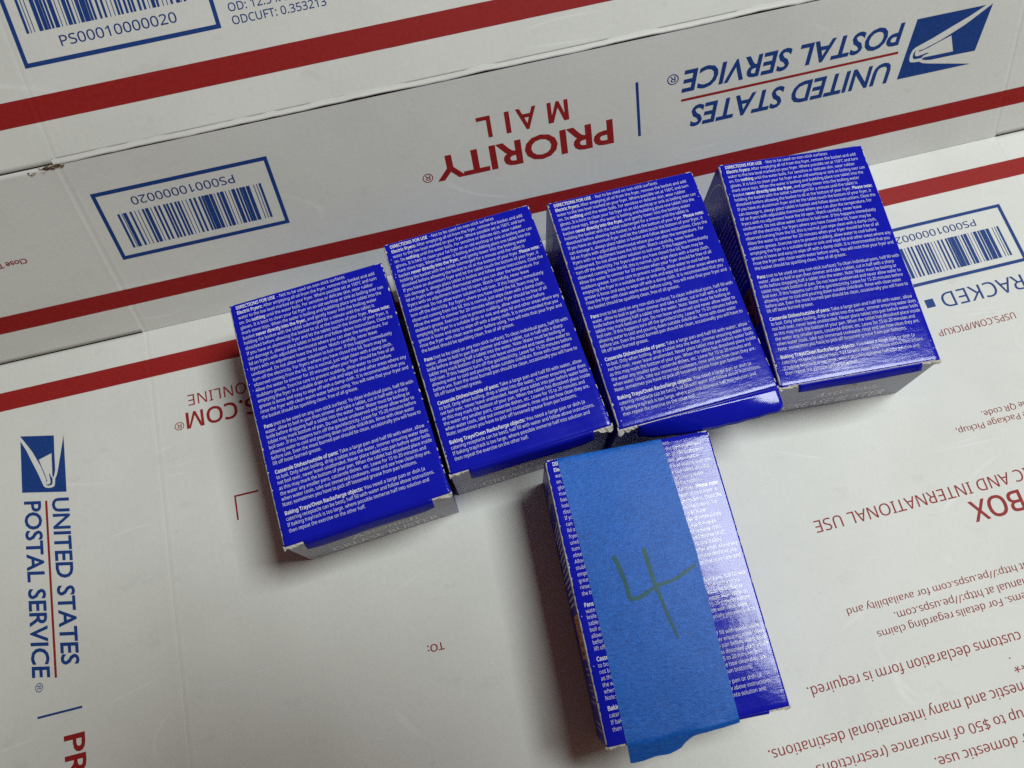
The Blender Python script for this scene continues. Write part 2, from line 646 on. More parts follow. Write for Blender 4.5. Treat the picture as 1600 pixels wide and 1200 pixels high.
# ---- barcodes: one pattern printed three times
BAR_PX = [(1295, .95), (1272, .3), (1250, .3), (1205, 1.5), (1172, 1.4), (1150, .85), (1128, .85), (1097, 1.5), (1068, .3), (1040, .3), (1012, 1.45),
          (985, .85), (958, .3), (932, 1.3), (898, 2.0), (870, .85), (848, .85), (812, .85), (780, .85), (750, .3), (722, .3), (695, .85), (672, .85), (640, .85),
          (612, .85), (590, .85), (552, .85), (522, .85), (492, .3), (462, 1.35), (435, .85), (402, .3), (375, .3), (345, .85), (303, 1.4), (283, .3), (258, .9)]
def barcode(pl, parent, xb, sx, fx0, fy0, fx1, fy1, by0, by1, tx0, tx1, tb, tc):
    items = [ring_frame(fx0, fy0, fx1, fy1, 1.5)]
    printed("barcode_frame", pl, parent, items, M_BLUE)
    bars = []
    for px, w in BAR_PX:
        x = xb + sx * (1295 - px) * 0.05478
        bars.append(rect(x - w / 2, by0, x + w / 2, by1))
    printed("barcode", pl, parent, bars, M_BLUE)
    printed("lettering", pl, parent, [fit("PS00010000020", tx0, tx1, tb, tc, 0.004, F_GROT)], M_BLUE)

barcode('w', side, 69.23, -1, 5.9, 34.6, 75.45, 63.9, 38.8, 53.75, 60.45, 19.45, 59.5, 56.2)
barcode('t', back, 7.5, 1, 2.1, 33.45, 74.0, 62.8, 44.4, 59.4, 17.2, 59.45, 38.35, 41.78)
barcode('f', front, 378.15, -1, 314.2, -63.1, 383.95, -33.7, -58.95, -44.05, 369.7, 328.8, -38.2, -41.45)

# ---- emblem of the postal service: three blue shapes around the white bird
EAGLE = [
 [(348.46, 61.48), (363.69, 61.34), (379.01, 61.19), (372.55, 58.18), (364.9, 55.37), (357.22, 52.43), (349.4, 49.84), (348.3, 48.91), (347.53, 47.08), (347.44, 45.43), (347.72, 44.43), (348.24, 43.92), (350.11, 43.6), (352.14, 43.45), (353.96, 42.47), (356.65, 41.75), (376.67, 37.56), (359.98, 37.65), (343.02, 37.79), (345.8, 49.88)],
 [(382.03, 61.24), (380.01, 52.18), (377.92, 42.83), (369.6, 43.04), (363.72, 43.1), (357.49, 43.16), (355.22, 43.56), (353.67, 44.08), (353.31, 44.49), (354.26, 44.87), (357.55, 44.8), (367.62, 44.65), (366.54, 48.2), (365.47, 51.69), (360.86, 50.33), (355.75, 48.66), (351.93, 47.78), (350.96, 48.17), (353.61, 48.5), (360.79, 50.67), (365.46, 52.6), (370.75, 54.85), (375.24, 57.34)],
 [(349.95, 48.74), (349.73, 47.96), (349.75, 46.79), (350.02, 46.24), (350.98, 45.97), (353.29, 46.24), (355.05, 46.54), (356.24, 46.4), (355.5, 46.05), (353.76, 45.64), (353.1, 44.87), (352.07, 44.91), (350.06, 44.96), (349.28, 45.28), (348.88, 46.14), (348.97, 47.12), (349.4, 48.19)]]
printed("eagle_emblem", 'w', side, [poly2d(p) for p in EAGLE], M_BLUE)
printed("eagle_emblem", 'f', flap_a, [poly2d([(-56.1 + 0.757 * (61.3 - y), -35.06 - 0.733 * (382 - x)) for x, y in p]) for p in EAGLE], M_BLUE)

# ---- lettering on the side panel
SH = 0.21
printed("lettering", 'w', side, [
    fit("UNITED STATES", 339.3, 249.4, 45.9, 37.55, 0.021, None, SH),
    fit("POSTAL SERVICE", 343.2, 245.95, 61.1, 52.85, 0.021, None, SH),
    fit("\u00ae", 245.0, 240.0, 60.9, 56.9),
    rect(226.6, 38.2, 227.8, 60.9)], M_BLUE)
mail = [fit(ch, a, b, 60.45, 51.97, 0.018) for ch, a, b in (("A", 184.5, 176.0), ("I", 173.3, 171.3), ("L", 165.4, 159.6))]
M_OUT = [(0, 0), (0.19, 0), (0.19, 0.66), (0.43, 0.0), (0.57, 0.0), (0.81, 0.66), (0.81, 0), (1, 0), (1, 1), (0.76, 1), (0.50, 0.30), (0.24, 1), (0, 1)]
mail.append(poly2d([(197.8 - 8.7 * x, 60.45 - 8.48 * y) for x, y in M_OUT]))
printed("lettering", 'w', side, mail + [
    fit("PRIORITY", 215.9, 139.5, 47.8, 38.15, 0.026),
    fit("\u00ae", 137.9, 133.4, 42.3, 38.6),
    rect(245.8, 48.85, 341.8, 49.85)], M_RED)
printed("lettering", 'w', sideflap_a, [fit("Close This", -29.1, -37.5, 44.4, 42.4, 0.02, F_GROT, 0, sub="Close", prefix=True)], M_RED)

# ---- lettering on the back panel
def fit_like(s, ref, rs, re, xs, yb, yc, off, font):
    rv, _ = glyphs(ref, off, font)
    a, b = xspan(rv)
    k = (re - rs) / (b - a)
    v, f = glyphs(s, off, font)
    a2, _ = xspan(v)
    return [(xs + k * (x - a2), yb + (yc - yb) * y) for x, y in v], f
printed("lettering", 't', back, [
    fit("ODCUFT: 0.353213", 78.5, 113.6, 33.68, 36.5, 0.004, F_GROT),
    fit_like("OD: 12.5 x 3.125 x 15.625", "ODCUFT: 0.353213", 78.5, 113.6, 78.4, 38.15, 40.95, 0.004, F_GROT)], M_BLUE)

# ---- lettering on the front panel
fr = []
def R_(s, xs, xe, yb, yc, off=0.0, sub=None, prefix=False):
    fr.append(fit(s, xs, xe, yb, yc, off, F_GROT, 0.0, sub, prefix))
R_("USPS.COM/PICKUP", 367.2, 332.4, -84.45, -87.4)
R_("the QR code.", 349.7, 334.95, -122.55, -125.0, 0.0, "QR code.")
R_("free Package Pickup,", 349.5, 321.9, -126.9, -129.4, 0.0, "Package Pickup,")
R_("DOMESTIC AND INTERNATIONAL USE", 334.3, 252.1, -148.55, -153.3, 0.0, "AND INTERNATIONAL USE")
R_("BOX", 335.6, 313.9, -156.25, -164.2, 0.012)
R_("at http://pe.usps.com for availability and", 321.6, 252.4, -183.15, -185.75, 0.0, "http://pe.usps.com for availability and")
R_("Manual at http://pe.usps.com.", 305.0, 269.4, -188.65, -191.45, 0.0, "http://pe.usps.com.")
R_("items. For details regarding claims", 310.8, 260.5, -193.6, -196.25, 0.0, "For details regarding claims")
R_("customs declaration form is required.", 291.9, 227.9, -206.2, -209.9, 0.0, "declaration form is required.")
R_("**", 309.8, 304.7, -216.2, -219.6)
R_("domestic and many international destinations.", 290.8, 206.7, -223.1, -226.8, 0.0, "and many international destinations.")
R_("up to $50 of insurance (restrictions", 288.0, 221.7, -231.85, -235.3, 0.0, "$50 of insurance (restrictions")
R_("for domestic use.", 295.4, 264.0, -239.55, -243.0, 0.0, "domestic use.")
fr.append(rect(304.6, -214.1, 305.1, -214.6))
R_("TO:", 99.75, 93.3, -157.95, -160.6, 0.012)
R_("ONLINE", 39.6, 14.75, -34.15, -39.0)
R_("USPS.COM", 34.8, 13.0, -42.0, -48.9, 0.014, "COM")
fr.append(fit("\u00ae", 12.0, 7.9, -45.2, -48.6))
fr.append(rect(28.6, -82.75, 38.6, -82.0))
fr.append(rect(28.6, -92.3, 29.3, -82.8))
printed("lettering", 'f', front, fr, M_RED)
printed("lettering", 'f', front, [
    fit("TRACKED", 377.7, 339.9, -68.5, -75.4, 0.0, F_GROT, 0.0, "RACKED"),
    rect(332.5, -73.8, 336.4, -69.9)], M_BLUE)

# ---- lettering down the left end flap
printed("lettering", 'f', flap_a, [
    fit("UNITED STATES", -65.4, -132.3, -44.25, -37.75, 0.021, None, SH, vertical=True),
    fit("POSTAL SERVICE", -63.55, -134.7, -55.5, -49.05, 0.021, None, SH, vertical=True),
    fit("\u00ae", -135.8, -139.2, -54.7, -51.9, vertical=True),
    rect(-54.4, -148.6, -37.6, -147.8)], M_BLUE)
printed("lettering", 'f', flap_a, [
    fit("PRIORITY", -157.0, -215.5, -44.9, -37.45, 0.018, vertical=True),
    rect(-47.2, -135.4, -46.3, -65.4)], M_RED)

# ---- torn brown liner where the upper slit begins
mb = MB()
for k in range(46):
    x = random.gauss(-1.6, 2.2) if k < 34 else random.uniform(-13, 2)
    y = 77.6 + 0.09 * x * (x < 0) * 1.0 + random.gauss(-0.2, 0.35)
    h = 0.25 + random.random() * 0.5
    a = random.gauss(0.15, 0.35)
    l, w = random.uniform(0.6, 2.0), random.uniform(0.08, 0.3)
    ca, sa = math.cos(a) * l, math.sin(a) * l * 0.5
    P = [on_wall(x - ca, y - sa, h * 0.3), on_wall(x + w, y - w, h), on_wall(x + ca, y + sa, h * 0.6), on_wall(x - w, y + w, h)]
    mb.add(P, [[0, 1, 2, 3]])
mb.build("torn_liner", M_BROWN, side)

# ------------------------------------------------------------------ table under the box
mb = MB()
mb.add([(-900, -800, -7.5), (1300, -800, -7.5), (1300, 900, -7.5), (-900, 900, -7.5), (-900, -800, -35), (1300, -800, -35), (1300, 900, -35), (-900, 900, -35)],
       [[0, 1, 2, 3], [7, 6, 5, 4], [0, 4, 5, 1], [1, 5, 6, 2], [2, 6, 7, 3], [3, 7, 4, 0]])
tb = mb.build("table_top", M_TABLE)
tb['kind'] = 'structure'

# ------------------------------------------------------------------ the five cartons
HC = 38.88
TOPC = [
 [(48.5, -18.2), (109.8, -14.25), (116.75, -110.7), (55.7, -115.55)],
 [(111.8, -7.2), (172.2, -3.6), (179.3, -100.6), (117.9, -104.4)],
 [(179.5, -5.2), (240.5, -5.25), (242.75, -101.4), (181.3, -103.0)],
 [(251.75, -5.3), (311.4, -10.8), (304.6, -106.1), (243.45, -102.1)],
 [(152.1, -107.7), (212.5, -111.0), (209.05, -206.1), (147.75, -204.1)]]
BOTC = [
 [(48.61, -18.75), (109.58, -14.42), (116.43, -110.87), (55.47, -115.2)],
 [(111.71, -7.67), (172.71, -3.75), (178.9, -100.25), (117.91, -104.17)],
 [(179.51, -5.99), (240.62, -5.14), (241.98, -101.82), (180.86, -102.68)],
 [(251.13, -5.33), (312.07, -10.01), (304.66, -106.42), (243.72, -101.74)],
 [(151.85, -107.54), (212.92, -110.06), (208.94, -206.67), (147.87, -204.16)]]
ANG = [0.0709, 0.0641, 0.0140, -0.0767, -0.0412]

LINES = [
 ("*DIRECTIONS FOR USE*|  - Not to be used on non-stick surfaces", .748),
 ("*Electric Fryers:*| After emptying all oil from the fryer, remove the basket and add", .935),
 ("water to the low level marked on your fryer. Where possible set at 150\u00baC and turn", .939),
 ("on. Do |*nothing*| until the water boils. For sensitive or delicate skin, wear rubber", .907),
 ("gloves. It is best to clean your fat fryer on an old worktop or sink as boiling over can", .964),
 ("mark stove tops. When the water is boiling and bubbling place one tablet into the", .942),
 ("basket |*never directly into the fryer,*| and gently lower into the boiling water", .903),
 ("holding the basket with the tablet submerged for a minute until the tablet is", .878),
 ("dissolved before allowing the basket to sit at the bottom of your fryer. |*Please note:*", .968),
 ("If you have an aluminium fryer and let the tablet touch the bottom of your fryer, it", .950),
 ("can damage it, always place tablet in basket and follow above instructions. Close the", .967),
 ("lid on fryers with adjustable thermostat where you can alter the temperature. For", .931),
 ("fryers with no adjustment leave the lid open. Watch carefully, never leave", .849),
 ("unobserved. Do not allow water solution to boil over. If this happens immediately", .935),
 ("turn off the electricity. For fryers where you have closed the lid, foam may be", .890),
 ("observed coming from the lid, this is normal, just wipe clean with a damp cloth.", .916),
 ("Allow the water to simmer for 20 minutes when your fryer should be free of all", .919),
 ("stubborn grease. Exercise care to prevent scalding, allow water to cool before", .892),
 ("emptying the fryer in a suitable drain or sink and wipe lid and other areas where any", .977),
 ("grease is loose and easy to wipe off with a damp cloth. It is recommended that you", .958),
 ("rinse the fryer with clean warm water before using. You will note that your fryer and", .971),
 ("the basket should be sparkling clean, free of all grease.", .644),
 ("*Pans* |(not to be used on any non-stick surface): To clean individual pans, half fill with", .974),
 ("water, allow to boil in pan then simmer and take a tablet, cut in half with a sharp", .930),
 ("knife before dropping half a tablet into the water. Note: Water must be boiling or", .936),
 ("tablet may mark bottom of pan. Do not leave unobserved and never allow water to", .953),
 ("boil over. If this happens turn off the gas/electricity. Leave for 15-20 minutes before", .955),
 ("allowing water to cool and pouring down suitable sink/drain. Rinse with clean water", .935),
 ("before use. Even the most burned pan should be clean, occasionally you will have to", .966),
 ("lift off loose burned grease.", .342),
 ("*Casserole Dishes/outside of pans:*| Take a large pan and half fill with water, allow", .964),
 ("to boil. Only when boiling, drop a tablet into the water, simmer ensuring water does", .977),
 ("not boil over, never leave unattended. Never place tablet into pan before water boils", .979),
 ("as this may mark the bottom of your pan. When the tablet has dissolved place inside", .982),
 ("the water any smaller pans, casserole dishes, etc. Leave for 15 to 20 minutes and", .936),
 ("when water cools, take out immersed cookware, rinse and see how clean they are.", .954),
 ("Note: sometimes you have to pick off loosened grease from pan bottoms.", .861),
 ("*Baking Trays/Oven Racks/large objects:*| You need a large pan or dish (a", .894),
 ("catering receptacle can be best), half fill with water and follow above instructions.", .941),
 ("If baking tray/rack is too large, where possible immerse half into solution and", .900),
 ("then repeat the exercise on the other half.", .505)]

def build_directions():
    """all the white directions in (u, v) of the carton face"""
    V, F = [], []
    HJ = []
    v = 0.0255
    for i, (s, end) in enumerate(LINES):
        if i:
            p = 0.0228 if i < 22 else (0.0213 if i < 37 else 0.0222)
            if i == 22:
                v = 0.5435
            elif i == 30:
                v = 0.7275
            elif i == 37:
                v = 0.8890
            else:
                v += p
        pen, LV, LF, LH = 0.0, [], [], []
        for seg in s.split('|'):
            bold = seg.lstrip().startswith('*')
            t = seg.replace('*', '')
            off = 0.020 if bold else -0.006
            gv, gf = glyphs(t, off, F_GROT, 0.0, 2)
            bar = xspan(glyphs('|', off, F_GROT, 0.0, 2)[0])[1]
            adv = xspan(glyphs(t + '|', off, F_GROT, 0.0, 2)[0])[1] - bar
            hj = [0.0] * len(gv)
            if bold:
                n0 = [len(q) for q in gf]
                gv, gf = split_up(gv, gf)
                hj = [0.004 * (k % 9) for k, n_ in enumerate(n0) for _ in range(n_)]
            LH += hj
            o = len(LV)
            LV += [(x + pen, y) for x, y in gv]
            LF += [[k + o for k in f] for f in gf]
            pen += adv
        a, b = xspan(LV)
        u0 = 0.0415 + 0.0095 * v
        k = (end - u0) / (b - a)
        o = len(V)
        V += [(u0 + (x - a) * k, v - y * 0.0136) for x, y in LV]
        HJ += LH
        F += [[q + o for q in f] for f in LF]
    return V, F, HJ
DIR_V, DIR_F, DIR_H = build_directions()
RR = 0.75

def drop(d):
    return 0.0 if d >= RR else RR - math.sqrt(max(0.0, RR * RR - (RR - d) ** 2))

class Carton:
    def __init__(self, i):
        self.i = i
        self.T, self.B = [Vector(p) for p in TOPC[i]], [Vector(p) for p in BOTC[i]]
        self.bul = [0.35, 0.45, 0.30, 0.40, 0.5][i]
        self.rnd = random.Random(100 + i)
    def bil(self, C, u, v):
        return (C[0] * (1 - u) + C[1] * u) * (1 - v) + (C[3] * (1 - u) + C[2] * u) * v
    def top(self, u, v, h=0.0):
        p = self.bil(self.T, u, v)
        uu, vv = min(max(u, 0), 1), min(max(v, 0), 1)
        du, dv = min(uu, 1 - uu) * 61, min(vv, 1 - vv) * 96.6
        z = HC + self.bul * math.sin(math.pi * uu) * math.sin(math.pi * vv) - drop(du) - drop(dv) * 0.9
        z += 0.15 * noise.noise(Vector((p.x * 0.06, p.y * 0.06, self.i * 3.7)))
        return (p.x, p.y, z + h)
    def side(self, a, b, s, t, out=0.0):
        """point on the side between corners a and b: s along, t from the top (0) to the bottom (1)"""
        p = (self.T[a] * (1 - s) + self.T[b] * s) * (1 - t) + (self.B[a] * (1 - s) + self.B[b] * s) * t
        e = (self.T[b] - self.T[a]).normalized()
        n = Vector((e.y, -e.x))
        c = (self.T[0] + self.T[2]) / 2
        if n.dot((self.T[a] + self.T[b]) / 2 - c) < 0:
            n = -n
        p = p + n * out
        return (p.x, p.y, HC * (1 - t))

def carton_lists():
    us = [k / 61 for k in (0, 0.05, 0.15, 0.3, 0.5, 0.75)]
    us = us + lin(2.0 / 61, 1 - 2.0 / 61, 14) + [1 - k for k in reversed(us)]
    vs_ = [k / 96.6 for k in (0, 0.05, 0.15, 0.3, 0.5, 0.75)]
    vs_ = vs_ + lin(2.0 / 96.6, 1 - 2.0 / 96.6, 22) + [1 - k for k in reversed(vs_)]
    return us, vs_
US, VS = carton_lists()

LABELS = [
 "blue carton at the left end of the row of four",
 "second blue carton from the left in the row of four",
 "third blue carton from the left, its glossy end flap popped open",
 "blue carton at the right end of the row, beside a barcode",
 "blue carton in front of the row with blue masking tape marked with a green 4"]

def make_carton(i):
    C = Carton(i)
    rnd = C.rnd
    c = sum((p for p in C.B), Vector((0, 0))) / 4
    root = empty("grease_tablet_carton", LABELS[i], "carton", (c.x, c.y, 0), ANG[i], "blue cartons of cleaning tablets")
    # body: printed top with rolled edges, three blue sides, pale end
    mb = MB()
    P = [[C.top(u, v) for u in US] for v in VS]
    mb.grid(P, 0, True, flip=True)
    def wall(edge, mi, a, b):
        rows = [edge]
        for t in (0.25, 0.5, 0.75, 1.0):
            rows.append([C.side(a, b, k, t) if t == 1.0 else None for k in ks])
        # straight drop from the rolled edge to the base
        bot = [C.side(a, b, k, 1.0) for k in ks]
        R = [edge]
        for t in (0.2, 0.5, 0.8, 1.0):
            R.append([tuple(Vector(e).lerp(Vector(q), t)) for e, q in zip(edge, bot)])
        mb.grid(R, mi, False)
    ks = US
    wall([P[-1][j] for j in range(len(US))], 1, 3, 2)
    wall([P[0][j] for j in range(len(US))][::-1], 0, 1, 0) if False else None
    ks = [1 - u for u in reversed(US)]
    ks = [1 - u for u in US][::-1]
    ks = US
    e = [P[0][j] for j in range(len(US))]
    bot = [C.side(0, 1, k, 1.0) for k in US]
    mb.grid([bot, e], 2, False)
    e = [P[j][0] for j in range(len(VS))]
    bot = [C.side(0, 3, k, 1.0) for k in VS]
    mb.grid([e, bot], 2, False)
    e = [P[j][-1] for j in range(len(VS))]
    bot = [C.side(1, 2, k, 1.0) for k in VS]
    mb.grid([bot, e], 2, False)
    mb.add([(p.x, p.y, 0) for p in C.B], [[0, 1, 2, 3]], 0)
    mb.build("carton_body", [M_CINK, M_SILVER, M_FLAP], root)
    # directions
    mb = MB()
    mb.add([C.top(u, v, 0.045 + h) for (u, v), h in zip(DIR_V, DIR_H)], DIR_F)
    mb.build("directions_text", M_WHITE, root)
    # worn white edges
    mb = MB()
    def edge_chip(side_, s0, s1, w0, w1):
        # chip running along a top edge, lying on the rolled corner
        n = max(2, int((s1 - s0) * 90))
        grid = [[] for _ in range(5)]
        for k in range(n + 1):
            s = s0 + (s1 - s0) * k / n
            j = rnd.uniform(0.6, 1.3)
            out = {'l': (-0.06, 0), 'r': (0.06, 0), 'b': (0, 0.06), 'f': (0, -0.06)}[side_]
            for q in range(5):
                f = q / 4 * w1 * j
                u, v = {'l': (f / 61, s), 'r': (1 - f / 61, s), 'b': (s, f / 96.6), 'f': (s, 1 - f / 96.6)}[side_]
                p = Vector(C.top(u, v, 0.05))
                if q == 0:
                    p += Vector((out[0], out[1], -0.35 * w0 * j))
                else:
                    p += Vector((out[0], out[1], 0)) * (1 - q / 4)
                grid[q].append(p)
        mb.grid(grid, 0, False)
    s = 0.012
    while s < 0.99:
        e_ = min(0.99, s + rnd.uniform(0.10, 0.28))
        edge_chip('l', s, e_, 0.8, 0.40)
        s = e_ + rnd.uniform(0.0, 0.006)
    for k in range(9):
        s = rnd.uniform(0.02, 0.97)
        edge_chip('l', s, s + rnd.uniform(0.004, 0.012), 1.0, rnd.uniform(0.3, 0.8))
    for k in range(16):
        s = rnd.uniform(0.02, 0.97)
        edge_chip('r', s, s + rnd.uniform(0.004, 0.018), 0.5, rnd.uniform(0.15, 0.4))
    for k in range(7):
        s = rnd.uniform(0.02, 0.95)
        edge_chip('b', s, s + rnd.uniform(0.006, 0.03), 0.5, rnd.uniform(0.15, 0.3))
    edge_chip('b', 0.0, 0.03, 1.5, 0.5)
    edge_chip('b', 0.955, 1.0, 1.2, 0.5)
    edge_chip('l', 0.0, 0.02, 1.5, 0.5)
    edge_chip('r', 0.0, 0.022, 1.2, 0.45)
    if i == 3:
        edge_chip('f', 0.05, 0.97, 0.9, 0.28)
        edge_chip('r', 0.03, 0.09, 0.8, 0.5)
    for k in range(6):
        u, v = rnd.uniform(0.01, 0.99), rnd.uniform(0.02, 0.98)
        if 0.035 < u < 0.97:
            u = rnd.choice((rnd.uniform(0.008, 0.03), rnd.uniform(0.975, 0.993)))
        du, dv = rnd.uniform(0.002, 0.005), rnd.uniform(0.001, 0.002)
        mb.add([C.top(u, v, 0.05), C.top(u + du, v + dv, 0.05), C.top(u + du * 0.6, v + dv * 3, 0.05), C.top(u - du * 0.3, v + dv * 2, 0.05)], [[3, 2, 1, 0]])
    mb.build("worn_edge", M_EDGE, root)
    # torn card at the two front corners
    for s0, s1 in ((-0.006, 0.115), (0.885, 1.006)):
        if i == 2 and s0 > 0.5:
            s0 = 0.955
        mb = MB()
        n = 9
        big = 1.6 if (i == 1 and s0 > 0.5) or (i == 2 and s0 < 0.5) else 1.0
        rows = [[], [], [], []]
        for k in range(n + 1):
            s = s0 + (s1 - s0) * k / n
            inner = k / n if s0 < 0.5 else 1 - k / n
            deep = (2.5 - 1.7 * inner) * rnd.uniform(0.7, 1.25) * big
            o1, o2 = rnd.uniform(0.2, 0.7), rnd.uniform(0.5, 1.2) * (1.2 - 0.7 * inner) * big
            rows[0].append(C.side(3, 2, s, 0.012 - 0.006 * (big > 1) * rnd.random(), -0.35 - (big - 1) * rnd.uniform(0, 1.0)))
            rows[1].append(C.side(3, 2, s, 0.02 + rnd.uniform(0, 0.006), o1))
            rows[2].append(C.side(3, 2, s, 0.02 + deep * 0.5 / HC, o2))
            rows[3].append(C.side(3, 2, s, 0.025 + deep / HC, 0.2))
        mb.grid(rows, 0, False)
        mb.build("torn_corner", M_CARD, root)
    # tuck flap folded over the pale end
    fh = [5.6, 6.8, 7.0, 3.2, 3.0][i]
    mb = MB()
    n = 40
    rows = []
    for j in range(8):
        t = j / 7
        row = []
        for k in range(n + 1):
            q = k / n
            s = 0.112 + (0.885 - 0.112) * q if i != 2 else 0.115 + (0.992 - 0.115) * q
            ed = min(q, 1 - q) * n / 3.0
            hh = fh * (min(1.0, 0.72 + 0.28 * ed) if i != 2 else 1.0)
            hh += 0.12 * noise.noise(Vector((k * 0.5, i * 5.0, 0)))
            if i == 2:
                # popped: swings forward towards the right
                th = math.radians(80 - 76 * q ** 0.75)
                Lf = 8.8 + 0.2 * math.sin(q * 5) + 0.25 * noise.noise(Vector((q * 14, 3, 3)))
                if q > 0.95:
                    Lf -= 1.6 * ((q - 0.95) / 0.05) ** 2
                curl = 0.9 * max(0.0, t - 0.62) ** 2 / 0.144 * q
                out = 0.1 + Lf * t * math.cos(th) + 0.25 * math.sin(math.pi * t)
                z = 0.42 + Lf * t * math.sin(th) + curl - 0.5 * math.sin(math.pi * t) * (1 - q)
            else:
                out = (0.25 + (0.3 if i == 4 else 1.7) * t ** 1.2 + 0.16 * math.sin(math.pi * t) + 0.12 * math.sin(q * 9 + i)) if j else -0.5
                z = 0.62 + hh * t
            row.append(C.side(3, 2, s, z / HC, out))
        rows.append(row)
    mb.grid(rows, 0, True)
    fo = mb.build("tuck_flap", [M_CINK if i == 2 else M_FLAP, M_EDGE], root)
    sm = fo.modifiers.new("thickness", 'SOLIDIFY')
    sm.thickness = 0.00045
    sm.offset = -1
    sm.material_offset_rim = 1
    # printing on the pale end
    def end_pts(v, x0, x1, t0, t1):
        a, b = xspan(v)
        return [C.side(3, 2, x0 + (x1 - x0) * (x - a) / (b - a), t1 + (t0 - t1) * y, 0.05) for x, y in v]
    mb = MB()
    v, f = glyphs("Astonish", 0.004, None, 0.15)
    arch = []
    a, b = xspan(v)
    for x, y in v:
        q = (x - a) / (b - a)
        arch.append(C.side(3, 2, 0.32 + 0.43 * q, (0.66 - 0.05 * math.sin(math.pi * q)) - 0.17 * y, 0.05))
    mb.add(arch, f)
    v, f = glyphs("GREASE BUSTER", 0.012)
    mb.add(end_pts(v, 0.17, 0.87, 0.75, 0.92), f)
    mb.build("end_lettering", M_ENDTXT, root)
    mb = MB()
    for k in range(7):
        a0 = math.pi * (0.12 + 0.11 * k)
        pts = [(0.535 + 0.05 * math.cos(a) * rr, 0.47 - 0.13 * math.sin(a) * rr) for a, rr in ((a0, 0.6), (a0 + 0.22, 0.6), (a0 + 0.26, 1.0), (a0 - 0.02, 1.0))]
        mb.add([C.side(3, 2, x, t, 0.05) for x, t in pts], [[0, 1, 2, 3]])
    mb.build("crest_print", M_CREST, root)
    # printing on the long left side: name, rows of small print, orange label
    mb = MB()
    v, f = glyphs("Astonish", 0.006, None, 0.12)
    a, b = xspan(v)
    mb.add([C.side(0, 3, 0.155 - 0.055 * y + 0.02 * math.sin(math.pi * (x - a) / (b - a)) * -1, 0.80 - 0.66 * (x - a) / (b - a), 0.05) for x, y in v], [q[::-1] for q in f])
    n = 30
    for k in range(n):
        a0, a1 = math.pi * 1.25 * k / n - 0.4, math.pi * 1.25 * (k + 1) / n - 0.4
        pts = [(0.125 - 0.095 * math.sin(a) * r_, 0.47 - 0.46 * math.cos(a) * r_) for a, r_ in ((a0, 1.0), (a1, 1.0), (a1, 0.955), (a0, 0.955))]
        mb.add([C.side(0, 3, s_, t_, 0.05) for s_, t_ in pts], [[0, 1, 2, 3]])
    mb.build("brand_lettering", M_DIM, root)
    mb = MB()
    row = 0
    s = 0.225
    while s < 0.52:
        t = 0.09
        tl = rnd.uniform(0.62, 0.92)
        while t < tl:
            w = rnd.uniform(0.03, 0.13)
            hgt = 0.0085
            pts = [(s, t), (s + hgt, t), (s + hgt, min(t + w, tl)), (s, min(t + w, tl))]
            mb.add([C.side(0, 3, a_, b_, 0.05) for a_, b_ in pts], [[0, 1, 2, 3]])
            t += w + 0.016
        s += 0.0225
        row += 1
    for s in (0.745, 0.765, 0.80, 0.82, 0.84, 0.86, 0.93, 0.95):
        t = 0.14
        tl = rnd.uniform(0.3, 0.75)
        while t < tl:
            w = rnd.uniform(0.02, 0.08)
            pts = [(s, t), (s + 0.006, t), (s + 0.006, t + w), (s, t + w)]
            mb.add([C.side(0, 3, a_, b_, 0.05) for a_, b_ in pts], [[0, 1, 2, 3]])
            t += w + 0.03
    mb.build("small_print", M_DIM, root)
    mb = MB()
    mb.add([C.side(0, 3, a_, b_, 0.05) for a_, b_ in ((0.56, 0.07), (0.715, 0.07), (0.715, 0.62), (0.56, 0.62))], [[0, 1, 2, 3]], 0)
    for sa, sb, ta, tb_ in ((0.575, 0.583, 0.14, 0.30), (0.588, 0.596, 0.16, 0.28), (0.60, 0.607, 0.18, 0.30), (0.612, 0.622, 0.15, 0.2), (0.655, 0.70, 0.16, 0.19), (0.66, 0.67, 0.16, 0.45), (0.69, 0.70, 0.2, 0.5), (0.63, 0.64, 0.35, 0.52)):
        mb.add([C.side(0, 3, a_, b_, 0.09) for a_, b_ in ((sa, ta), (sb, ta), (sb, tb_), (sa, tb_))], [[0, 1, 2, 3]], 1)
    mb.build("hazard_label", [M_ORANGE, M_DARK], root)
    return C, root

cartons = [make_carton(i) for i in range(5)]

# ------------------------------------------------------------------ masking tape on the front carton
C5, root5 = cartons[4]
inv_cols = 26
LE = [(156.55, -107.3), (156.4, -141.57), (155.67, -174.0), (154.27, -204.4)]
RE = [(194.94, -109.3), (194.88, -151.57), (192.87, -181.05), (191.75, -205.6)]
def along(E, t):
    ds = [0]
    for a, b in zip(E, E[1:]):
        ds.append(ds[-1] + math.dist(a, b))
    d = t * ds[-1]
    for k in range(len(E) - 1):
        if d <= ds[k + 1] + 1e-9:
            q = (d - ds[k]) / (ds[k + 1] - ds[k])
            return Vector(E[k]).lerp(Vector(E[k + 1]), q)
    return Vector(E[-1])
c5T = C5.T
def uv_of(p):
    u, v = 0.5, 0.5
    for _ in range(12):
        q = C5.bil(c5T, u, v) - p
        du = (C5.bil(c5T, u + 1e-4, v) - C5.bil(c5T, u, v)) / 1e-4
        dv = (C5.bil(c5T, u, v + 1e-4) - C5.bil(c5T, u, v)) / 1e-4
        det = du.x * dv.y - du.y * dv.x
        u -= (q.x * dv.y - q.y * dv.x) / det
        v -= (du.x * q.y - du.y * q.x) / det
    return u, v
END = [(154.15, -210.72), (155.96, -211.16), (158.99, -211.12), (162.6, -210.63), (167.19, -211.16), (171.34, -210.4), (173.13, -208.87), (175.74, -207.54), (178.0, -207.29), (182.82, -207.28), (188.11, -207.17), (192.2, -207.0)]
